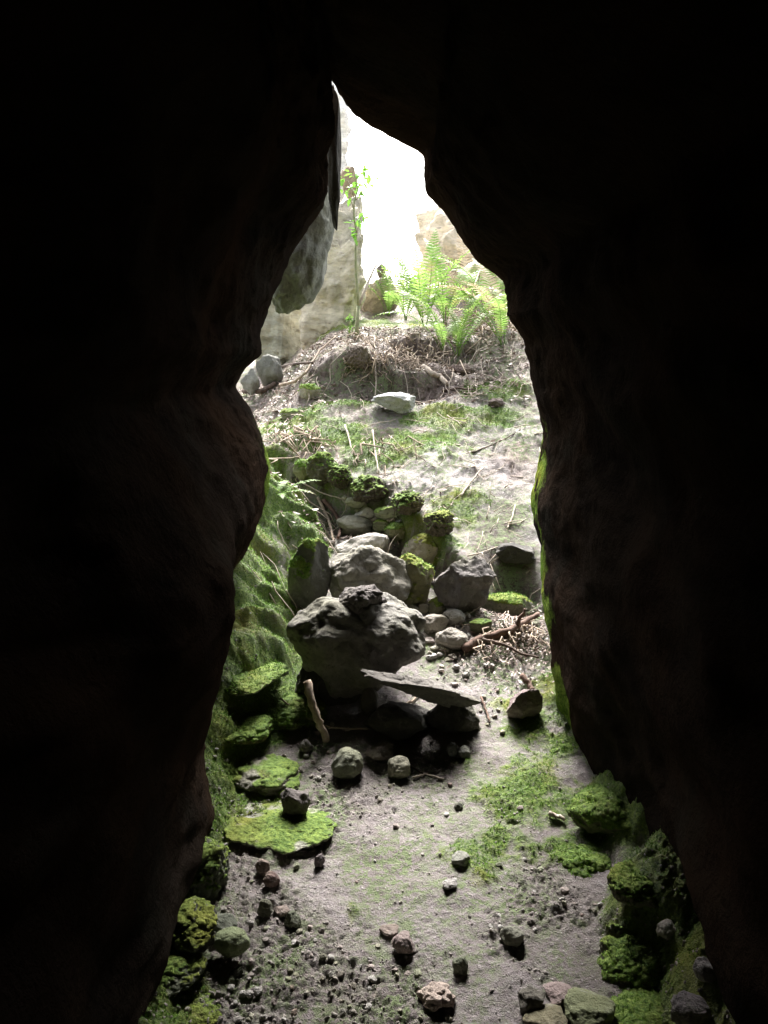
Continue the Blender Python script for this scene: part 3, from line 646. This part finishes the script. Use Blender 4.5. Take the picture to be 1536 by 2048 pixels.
# pebbles (individual) and gravel (one mass)
rnd = random.Random(5)
protos = []
for i in range(14):
    P, F, mm = rock_shape((1, rnd.uniform(.7, 1), rnd.uniform(.45, .75)), 300 + i, 3, rnd.uniform(.1, .8), .8)
    protos.append(mesh_np('pebble', P, F, True, dict(moss=mm))); protos[-1].materials.append(M_rock)
cols = [(.32,.27,.25), (.27,.25,.23), (.38,.36,.34), (.20,.175,.16), (.27,.26,.20), (.22,.23,.16), (.42,.40,.38), (.28,.21,.19)]
n = 0; tries = 0
while n < 130 and tries < 5000:
    tries += 1
    u = rnd.uniform(390, 1200); v = 2040 - 560 * rnd.random() ** 1.5
    p = hit(u, v)
    g_ = float(gravel_mask(np.array(p.x), np.array(p.y)))
    if rnd.random() > g_ + .08 or any((p - q[0]).length < max(q[1]) * .5 for q in ROCKS if q[1][0] < 1): continue
    s = rnd.uniform(.011, .026) * (1.0 if rnd.random() < .85 else 1.4)
    o = link('pebble', rnd.choice(protos), label='small rounded brown or grey pebble loose on the sandy cave floor', cat='pebble', group='small pebbles scattered over the sandy cave floor', col=rnd.choice(cols))
    o.location = (p.x, p.y, p.z + s * .05); o.scale = (s,) * 3; o.rotation_euler = (rnd.uniform(-.4, .4), rnd.uniform(-.4, .4), rnd.uniform(0, 6.28)); n += 1
for (u0, v0, u1, v1, cnt_, a0, a1) in [(680,1000,800,1070,16,.03,.07), (640,1060,680,1090,4,.03,.05), (846,1190,940,1320,34,.02,.05), (930,1180,1060,1290,26,.02,.05), (880,1320,1000,1400,12,.015,.035), (590,1440,700,1480,7,.02,.035), (560,1500,640,1560,8,.015,.03), (960,1400,1010,1470,6,.015,.03)]:
    for _ in range(cnt_):
        p = hit(rnd.uniform(u0, u1), rnd.uniform(v0, v1)); s = rnd.uniform(a0, a1)
        o = link('pebble', rnd.choice(protos), label='small pale stone wedged among the larger rocks of the gully', cat='pebble', group='small pale stones filling the gaps of the gully', col=rnd.choice(cols[:1] + cols[2:3] + [(.36,.34,.27), (.42,.38,.35)]))
        o.location = (p.x, p.y, p.z + s * .12); o.scale = (s,) * 3; o.rotation_euler = (rnd.uniform(-.4, .4), rnd.uniform(-.4, .4), rnd.uniform(0, 6.28))
b = Builder(); rs = np.random.RandomState(9); V1, F1 = ICO[1]
xs = rs.uniform(-.75, .95, 60000); ys_ = 1.6 + 2.6 * rs.random_sample(60000) ** 1.1
gm = gravel_mask(xs, ys_); keep = rs.random_sample(60000) < (gm * .15 + .025); xs, ys_ = xs[keep], ys_[keep]
for x, y in zip(xs, ys_):
    s = rs.uniform(.0018, .0048) * (1 if rs.rand() < .8 else 1.7)
    A = np.linalg.qr(rs.normal(size=(3, 3)))[0]
    P = (V1 * (1 + .25 * rs.normal(size=(len(V1), 1)).clip(-1, 1)) * [1, .8, .6]) @ A * s
    b.add(P + [x, y, H(x, y)], F1)
me = b.mesh('gravel', smooth=True); at = me.attributes.new('moss', 'FLOAT', 'POINT')
m2 = M_rock.copy(); m2.name = 'gravel_stone'
link('gravel', me, M_rock, kind='stuff', label='fine gravel strewn over the cave floor', cat='gravel', col=(.30,.27,.255))

# moss fronds: tiny curled blades where the ground is mossy
b = Builder(); N = 90000
xs = rs.uniform(-.8, 1.0, N * 4); ys_ = 1.7 + 4.4 * rs.random_sample(N * 4)
mk = moss_mask(xs, ys_); sel = (mk > .72) & (rs.random_sample(N * 4) < .5); xs, ys_ = xs[sel][:N], ys_[sel][:N]
ii = np.clip(np.searchsorted(XS, xs) - 1, 0, len(XS) - 2); jj = np.clip(np.searchsorted(YS, ys_) - 1, 0, len(YS) - 2)
zs = GZ[jj, ii]
tf = np.concatenate(TUFT) + rs.normal(size=(sum(map(len, TUFT)), 3)) * .003; xs = np.concatenate([xs, tf[:, 0]]); ys_ = np.concatenate([ys_, tf[:, 1]]); zs = np.concatenate([zs, tf[:, 2]])
th = rs.uniform(0, 6.28, len(xs)); ln = rs.uniform(.003, .008, len(xs)) * (.7 + .12 * ys_); wd = ln * .35
base = np.stack([xs, ys_, zs], -1); dx = np.stack([np.cos(th), np.sin(th), 0 * th], -1); px_ = np.stack([-np.sin(th), np.cos(th), 0 * th], -1)
tip = base + dx * ln[:, None] * .8 + np.stack([0*th, 0*th, ln * rs.uniform(.4, 1.1, len(th))], -1)
V = np.stack([base - px_ * wd[:, None], base + px_ * wd[:, None], tip], 1).reshape(-1, 3)
me = mesh_np('moss', V, np.arange(len(V)).reshape(-1, 3), False)
link('moss', me, M_moss, kind='stuff', label='soft green moss growing over the ground and banks', cat='moss')

# ------------------------------------------------------------------ dead leaves and twigs as one mass
b = Builder()
def add_leaf(c, L, W, yaw, tilt, roll, curl):
    t = np.linspace(0, 1, 4); wv = np.array([.25, 1, .9, .05]) * W / 2
    x = (t - .5) * L; z = curl * L * (2 * t - 1) ** 2
    P = np.concatenate([np.stack([x, wv, z], -1), np.stack([x, -wv, z], -1)])
    cr, sr = math.cos(roll), math.sin(roll); P = P @ np.array([[1,0,0],[0,cr,sr],[0,-sr,cr]])
    ct, st_ = math.cos(tilt), math.sin(tilt); P = P @ np.array([[ct,0,st_],[0,1,0],[-st_,0,ct]])
    cc, sc = math.cos(yaw), math.sin(yaw); P = P @ np.array([[cc,sc,0],[-sc,cc,0],[0,0,1]])
    b.add(P + c, None, [(0,1,5,4),(1,2,6,5),(2,3,7,6)])
cnt = 0
while cnt < 7000:
    if rs.rand() < .84:
        x, y = rs.uniform(-1.3, 1.2), rs.uniform(4.7, 7.0)
        d_ = .02 + .98 * float(ss(5.6, 6.1, y)) + .5 * float(ss(-.2, -.7, x)); 
        if rs.rand() > d_ * (.4 + .9 * (float(pn(x*3, y*3, 0., 95)) > -.1)): continue
    elif rs.rand() < .75:
        x, y = rs.normal(.60, .13), rs.normal(3.72, .15)
        if x > .85: continue
    else: 
        x, y = rs.uniform(-.55, .4), rs.uniform(4.1, 4.9)
    L = rs.uniform(.015, .05) * (1 if y > 4.5 else .6)
    add_leaf([x, y, H(x, y) + .006 + rs.uniform(0, .012)], L, L * rs.uniform(.16, .4), rs.uniform(0, 6.28), rs.normal(0, .3), rs.normal(0, .4), rs.uniform(0, .12)); cnt += 1
link('leaf_litter', b.mesh('leaf_litter', smooth=False), M_litter, kind='stuff', label='dry dead leaves littering the slope and the corner by the wall', cat='leaf litter')
b = Builder()
def wig(p0, p1, n=7, amp=.06, r=None, sag=0):
    r = r or rs; p0, p1 = np.array(p0, float), np.array(p1, float); L = np.linalg.norm(p1 - p0); t = np.linspace(0, 1, n)
    P = p0 + (p1 - p0) * t[:, None]; o = r.normal(size=(n, 3)) * amp * L; o[0] = o[-1] = 0
    P += o * np.sin(t * math.pi)[:, None] ** .5; return P
for _ in range(900):
    if rs.rand() < .8:
        x, y = rs.uniform(-1.2, 1.1), rs.uniform(5.0, 6.9)
        if y < 5.8 and rs.rand() < .7: continue
    else: x, y = rs.uniform(-.5, .75), rs.uniform(3.6, 5.0)
    a = rs.uniform(0, math.pi); L = rs.uniform(.05, .22)
    p0 = (x, y, H(x, y) + .008); x1, y1 = x + L * math.cos(a), y + L * math.sin(a); p1 = (x1, y1, H(x1, y1) + rs.uniform(.005, .04))
    b.tube(wig(p0, p1, 4, .07), np.linspace(.0028, .0012, 4) * rs.uniform(.6, 1.5), 4)
link('fallen_twigs', b.mesh('fallen_twigs'), M_pale, kind='stuff', label='mass of thin pale fallen twigs over the slope', cat='twigs')

# ------------------------------------------------------------------ single sticks, roots, logs
def stick(name, pix, r0, r1, label, mat=None, cat='stick', lift=.01, group=None, ups=None, side=0, branches=()):
    pts = []
    for i, (u, v) in enumerate(pix):
        up = ups[i] if ups else lift
        p = hit(u, v, up); pts.append(p)
    P = []
    for i in range(len(pts) - 1):
        k = 5
        for j in range(k): P.append(pts[i].lerp(pts[i+1], j / k))
    P.append(pts[-1]); P = np.array([tuple(p) for p in P]); n = len(P)
    P[1:-1] += rs.normal(size=(n - 2, 3)) * min(r0 * .25, .0025)
    rad = np.linspace(r0, r1, n) * (1 + .07 * rs.normal(size=n).clip(-1, 1))
    bb = Builder(); bb.tube(P, rad, 8)
    for (t, du, dl) in branches:
        q = P[int(t * (n - 1))]; bb.tube(wig(q, q + np.array(du), 5, .06), np.linspace(r1 * 1.1, r1 * .4, 5), 6)
    org = P[0]
    return link(name, bb.mesh(name, org), mat or M_wood, loc=tuple(org), label=label, cat=cat, group=group)
stick('broken_stick', [(614,1362),(622,1400),(636,1445),(652,1480)], .017, .014, 'pale broken stick leaning on the bank beside the largest boulder', ups=[.24,.19,.11,.03])
stick('rotten_branch', [(925,1300),(970,1275),(1020,1262),(1056,1240),(1076,1228)], .022, .012, 'reddish rotten branch lying at the foot of the wall', M_red, cat='branch', lift=.03, branches=[(.6, (.03,-.02,.09), 0)])
stick('branch', [(965,1278),(1010,1290),(1045,1308),(1078,1315)], .008, .004, 'thin dark branch in front of the rotten branch', M_dark, cat='branch', lift=.04)
stick('branch', [(1045,1352),(1058,1370),(1066,1382)], .014, .010, 'stub of brown branch behind the square block', M_red, cat='branch', lift=.03)
stick('bent_branch', [(488,782),(525,783),(548,768),(562,735),(590,727),(625,726)], .022, .010, 'bent dark branch at the bottom of the leafy slope', M_dark, cat='branch', lift=.04)
stick('branch', [(560,770),(590,762),(612,745),(640,700),(672,672)], .012, .006, 'long grey branch running up the leafy slope', M_wood, cat='branch', lift=.04)
stick('fallen_log', [(846,733),(862,745),(880,752),(896,768)], .022, .017, 'short pale log among the roots', M_pale, cat='log', lift=.02)
stick('stick', [(884,782),(915,776),(950,780)], .010, .005, 'dark stick lying below the pale log', M_dark, lift=.015)
stick('stick', [(922,992),(940,965),(965,935)], .006, .004, 'pale stick lying alone on the bare slope', M_pale, lift=.015)
stick('stick', [(944,905),(985,890),(1020,872),(1042,858)], .005, .003, 'long thin twig high on the bare slope', M_dark, lift=.01)
stick('stick', [(1014,1058),(1024,1035),(1030,1010)], .004, .003, 'short white twig on the bare slope near the wall', M_pale, lift=.01)
stick('stick', [(648,1000),(672,1030),(682,1055),(676,1075)], .014, .008, 'brown peeling stick at the edge of the channel', M_red, lift=.02)
stick('stick', [(636,995),(655,1035),(668,1085)], .010, .006, 'brown stick parallel to the peeling one', M_wood, lift=.02)
stick('stick', [(600,962),(640,985),(690,1000)], .005, .003, 'thin pale twig crossing the dark end of the channel', M_pale, lift=.05)
stick('stick', [(825,1555),(850,1548),(888,1558)], .004, .003, 'pale splinter beside the smaller round stone', M_pale, lift=.008)
stick('stick', [(820,1532),(842,1545),(868,1552)], .003, .002, 'dark twig crossing the pale splinter', M_dark, lift=.006)
stick('stick', [(560,1395),(600,1430),(660,1455),(735,1458)], .004, .003, 'thin straw stretched over the mossy ledge', M_pale, lift=.03)
stick('stick', [(1098,1626),(1114,1632),(1130,1640)], .008, .006, 'short pale wood chip on the moss', M_pale, lift=.01)
stick('stick', [(962,1395),(972,1420),(980,1445)], .005, .004, 'reddish twig beside the low end of the slab', M_red, lift=.01)
stick('stick', [(808,1410),(826,1400),(838,1388)], .006, .004, 'twig under the tilted slab', M_wood, lift=.01)
stick('stick', [(850,1130),(866,1155),(872,1178)], .005, .003, 'straw leaning on the rounded mossy boulder', M_pale, lift=.05)
stick('stick', [(964,1105),(975,1140),(990,1180)], .004, .003, 'bent twig over the angular dark rock', M_pale, lift=.08)
stick('stick', [(690,850),(700,885),(708,930)], .006, .004, 'thin pale root lying down the mossy slope', M_pale, lift=.015)
stick('stick', [(745,860),(750,900),(757,945)], .005, .004, 'white twig standing in the moss of the slope', M_pale, lift=.03)
stick('stick', [(648,900),(680,930),(700,960)], .005, .003, 'fine twig hanging over the soil ledge', M_pale, lift=.02)
stick('stick', [(985,640),(960,680),(930,705)], .006, .004, 'straight grey stick between the ferns', M_wood, lift=.04)
# root tangles
def roots(name, box, n, label, seed, up=.06):
    r = np.random.RandomState(seed); bb = Builder(); org = hit((box[0]+box[2])/2, (box[1]+box[3])/2)
    for _ in range(n):
        u, v = r.uniform(box[0], box[2]), r.uniform(box[1], (box[1]*.6+box[3]*.4)); p0 = hit(u, v, r.uniform(.01, up)); q = hit(u + r.normal(0, 32), v + r.uniform(8, 60), r.uniform(.0, up*.5))
        P = wig(tuple(p0), tuple(q), 8, .10, r); rr = r.uniform(.0025, .007); bb.tube(P, np.linspace(rr, rr * .5, 8), 5)
    return link(name, bb.mesh(name, tuple(org)), M_wood, loc=org, label=label, cat='roots')
roots('root_tangle', (675,700,770,750), 26, 'knotted roots bulging from the soil below the young tree', 1, .10)
roots('root_tangle', (770,690,900,760), 46, 'curtain of pale roots hanging over the soil face', 2, .09)
roots('root_tangle', (545,850,640,905), 26, 'mat of fine roots and straw at the left end of the slope', 3, .05)
roots('root_tangle', (640,870,780,940), 12, 'loose fine roots trailing over the soil ledge', 4, .03)
roots('root_tangle', (900,600,1050,720), 60, 'dry stalks and roots heaped beside the far fern', 5, .10)
roots('root_tangle', (700,665,930,690), 30, 'dry brush along the top of the slope', 6, .08)
roots('root_tangle', (950,1240,1080,1330), 26, 'dead twigs heaped under the rotten branch', 7, .05)

# ------------------------------------------------------------------ ferns
def frond_mesh(L, lean, arch, yaw, seed, width=.16, npair=26, mat=None):
    r = np.random.RandomState(seed); n = 22; t = np.linspace(0, 1, n)
    ang = lean + arch * t ** 1.5        # from vertical
    ds = L / (n - 1); hx = np.concatenate([[0], np.cumsum(np.sin(ang[:-1]) * ds)]); hz_ = np.concatenate([[0], np.cumsum(np.cos(ang[:-1]) * ds)])
    f = np.array([math.cos(yaw), math.sin(yaw), 0]); s_ = np.array([-math.sin(yaw), math.cos(yaw), 0])
    P = hx[:, None] * f + np.array([0, 0, 1.]) * hz_[:, None] + s_ * (.03 * L * np.sin(t * 3 + r.rand() * 6))[:, None]
    bb = Builder(); bb.tube(P, np.linspace(.0032, .001, n), 5)
    for k in range(npair):
        tt = .14 + .86 * k / (npair - 1); i = tt * (n - 1); i0 = min(int(i), n - 2); a = i - i0; c = P[i0] * (1-a) + P[i0+1] * a
        tg = P[i0+1] - P[i0]; tg /= np.linalg.norm(tg); nn = np.cross(s_, tg)
        wl = width * L * min(1, 2.6 * (tt - .06)) * (1 - tt ** 3.0 * .93) * r.uniform(.88, 1.08)
        for sg in (1, -1):
            d = s_ * sg * .93 + tg * .34 + nn * r.uniform(-.22, .12); d /= np.linalg.norm(d)
            w_ = max(L / npair * .42, .002); q = tg * w_
            tipp = c + d * wl - np.array([0, 0, 1.]) * wl * .12
            m = c + d * wl * .55
            bb.add([c - q * .7, c + q * .7, m + q * .62, m - q * .62, tipp + tg * w_ * .2], [(3, 2, 4)], [(0, 1, 2, 3)])
    return bb.mesh('frond', smooth=False)
def L0(fr): return max(f[0] for f in fr)
def fern(base, fr, label, seed, mat=None, group='green ferns along the top of the slope'):
    p = hit(*base) if len(base) == 2 else Vector(aty(base[0], base[1], base[2]))
    p.z = H(p.x, p.y); k_ = 1.18 if L0(fr) > .3 else 1
    e = link('fern', None, loc=p, label=label, cat='fern', group=group)
    for i, (L, lean, arch, yaw) in enumerate(fr):
        link('frond', frond_mesh(L * k_, R(lean), R(arch), R(yaw), seed * 31 + i), mat or M_fern, parent=e)
    return e
# yaw: 0 = to the right in the picture, 180 = left, 270 = towards the viewer
fern((892,652), [(.75,4,62,120),(.72,12,85,155),(.65,22,95,195),(.65,14,85,20),(.6,24,92,172),(.55,28,95,310),(.5,35,90,250),(.6,12,60,50)], 'tallest fern with upright fronds against the bright background', 1)
fern((884,704), [(.60,12,88,150),(.55,28,95,172),(.35,25,80,60),(.35,30,80,260),(.45,5,70,190)], 'fern with a frond arching over bare soil towards the young tree', 2)
fern((914,712), [(.75,18,100,6),(.62,30,75,32),(.42,28,90,150),(.4,20,80,80),(.45,5,60,330),(.5,12,60,50),(.35,10,50,100)], 'fern with one big frond arching towards the wall, below the others', 3)
fern((812,640), [(.55,4,55,100),(.55,12,70,170),(.55,15,70,20),(.4,30,80,240),(.45,30,70,330),(.5,8,60,50)], 'fern between the young tree and the tallest fern', 4)
fern((775,632), [(.45,10,60,150),(.5,22,75,185),(.4,20,70,30),(.35,30,80,270),(.45,4,50,90)], 'short yellow green fern closest to the young tree', 5)
fern((985,655), [(.75,14,85,165),(.7,18,85,130),(.65,28,100,200),(.55,10,70,60),(.5,30,80,250),(.5,40,70,290),(.6,5,60,100),(.6,30,80,185)], 'dense fern half hidden by the overhanging wall', 6)
fern((955,640), [(.65,6,75,180),(.62,20,85,165),(.6,5,60,80),(.5,30,90,215),(.5,35,90,10),(.6,12,60,140)], 'fern spreading low between two denser ones', 7)
fern((930,628), [(.7,14,25,40),(.72,2,30,110),(.65,25,25,20),(.6,18,35,150),(.7,30,20,30)], 'dry straw coloured fern with upright bare fronds', 8, M_dryfern, 'dry ferns at the top of the slope')
fern((850,628,7.1), [(.75,5,40,70),(.7,14,50,140),(.65,20,60,190),(.65,15,50,340),(.6,8,50,250)], 'pale overexposed fern behind the tallest one', 9)
fern((556,992), [(.26,55,50,20),(.24,65,50,335),(.2,50,60,80),(.22,70,40,285)], 'small fern growing low on the mossy bank by the bulging wall', 10, group='small ferns low down')
fern((700,672), [(.14,10,50,90),(.13,20,50,200),(.12,25,50,340)], 'tiny fern sprout at the foot of the young tree', 11, group='small ferns low down')
fern((935,570,9.0), [(.6,8,40,100),(.6,20,50,170),(.6,20,50,10)], 'faint fern in front of the brown cliff', 12, M_dryfern, 'dry ferns at the top of the slope')
fern((1000,668), [(.6,25,90,178),(.6,8,60,120),(.5,18,80,215)], 'dry brown fern tangled into the dense fern', 14, M_dryfern, 'dry ferns at the top of the slope')
fern((1005,690), [(.5,20,80,150),(.5,10,70,100),(.45,30,80,190),(.45,25,70,250)], 'fern lowest down beside the overhanging wall', 13)

# ------------------------------------------------------------------ young tree
def leafmesh(c, d, up, L, W):
    d = np.array(d) / np.linalg.norm(d); s_ = np.cross(d, up); s_ /= np.linalg.norm(s_) + 1e-9; u_ = np.cross(s_, d)
    t = np.array([0, .3, .65, 1]); wv = np.array([.05, .9, .8, .02]) * W / 2
    mid = c + d * (t * L)[:, None] - u_ * (t ** 2 * L * .2)[:, None]
    V = np.concatenate([mid + s_ * wv[:, None] + u_ * wv[:, None] * .3, mid, mid - s_ * wv[:, None] + u_ * wv[:, None] * .3])
    return V, [(0,1,5,4),(1,2,6,5),(2,3,7,6),(4,5,9,8),(5,6,10,9),(6,7,11,10)]
YT = 6.55
tp = [aty(u, v, YT) for u, v in [(713,690),(714,650),(717,612),(714,580),(712,545),(711,500),(713,470),(708,435),(708,405),(716,380),(712,362)]]
root = link('young_tree', None, loc=tp[0], label='thin young tree with a few green leaves growing in front of the tan block', cat='tree')
def relP(P): return np.array(P) - np.array(tp[0])
bb = Builder(); bb.tube(np.array(tp[:3]), [.019,.016,.014], 8); bb.tube(np.array(tp[2:]), np.linspace(.012, .004, len(tp) - 2), 7)
link('trunk', bb.mesh('trunk', tp[0]), M_gwood, parent=root)
bb = Builder(); bb.tube([aty(u, v, YT + .05 * i) for i, (u, v) in enumerate([(717,612),(728,585),(738,560),(748,538),(758,522)])], np.linspace(.013, .006, 5), 7)
link('branch', bb.mesh('branch', tp[0]), M_pale, parent=root)
for pix in ([(708,420),(700,395),(690,380)], [(713,470),(719,445),(722,425)], [(712,400),(722,385),(735,380)], [(712,362),(704,352),(698,346)], [(708,395),(696,362),(684,357)]):
    bb = Builder(); bb.tube([aty(u, v, YT - .02 * i) for i, (u, v) in enumerate(pix)], np.linspace(.004, .002, 3), 5)
    link('twig', bb.mesh('twig', tp[0]), M_pale, parent=root)
bb = Builder(); r = np.random.RandomState(3)
for (cu, cv, sp_, k) in [(722,352,12,14),(738,354,7,6),(702,385,10,9),(730,375,10,5),(720,436,6,6),(712,450,6,4),(688,355,6,3),(706,470,5,3)]:
    for _ in range(k + 2):
        c = np.array(aty(cu + r.normal(0, sp_ * .7), cv + r.normal(0, sp_ * .7), YT + r.normal(0, .05)))
        V, Q = leafmesh(c, r.normal(size=3) + [0, 0, -.2], np.array([0, 0, 1.]) + r.normal(size=3) * .3, r.uniform(.05, .085), r.uniform(.024, .038)); bb.add(V, None, Q)
link('leaves', bb.mesh('leaves', tp[0], False), M_leaf, parent=root)
p0 = hit(700, 668)
root = link('seedling', None, loc=p0, label='small leafy seedling at the foot of the young tree', cat='plant')
bb = Builder(); st_ = np.array([(0,0,0),(.005,0,.07),(-.005,0,.13)]); bb.tube(st_, [.003,.002,.0015], 5)
link('stem', bb.mesh('stem'), M_gwood, parent=root); bb = Builder()
for k in range(16):
    V, Q = leafmesh(np.array([0, 0, r.uniform(.03, .14)]), r.normal(size=3) * [1,1,.4], np.array([0, 0, 1.]), r.uniform(.03, .06), .02); bb.add(V, None, Q)
link('leaves', bb.mesh('leaves', smooth=False), M_leaf, parent=root)
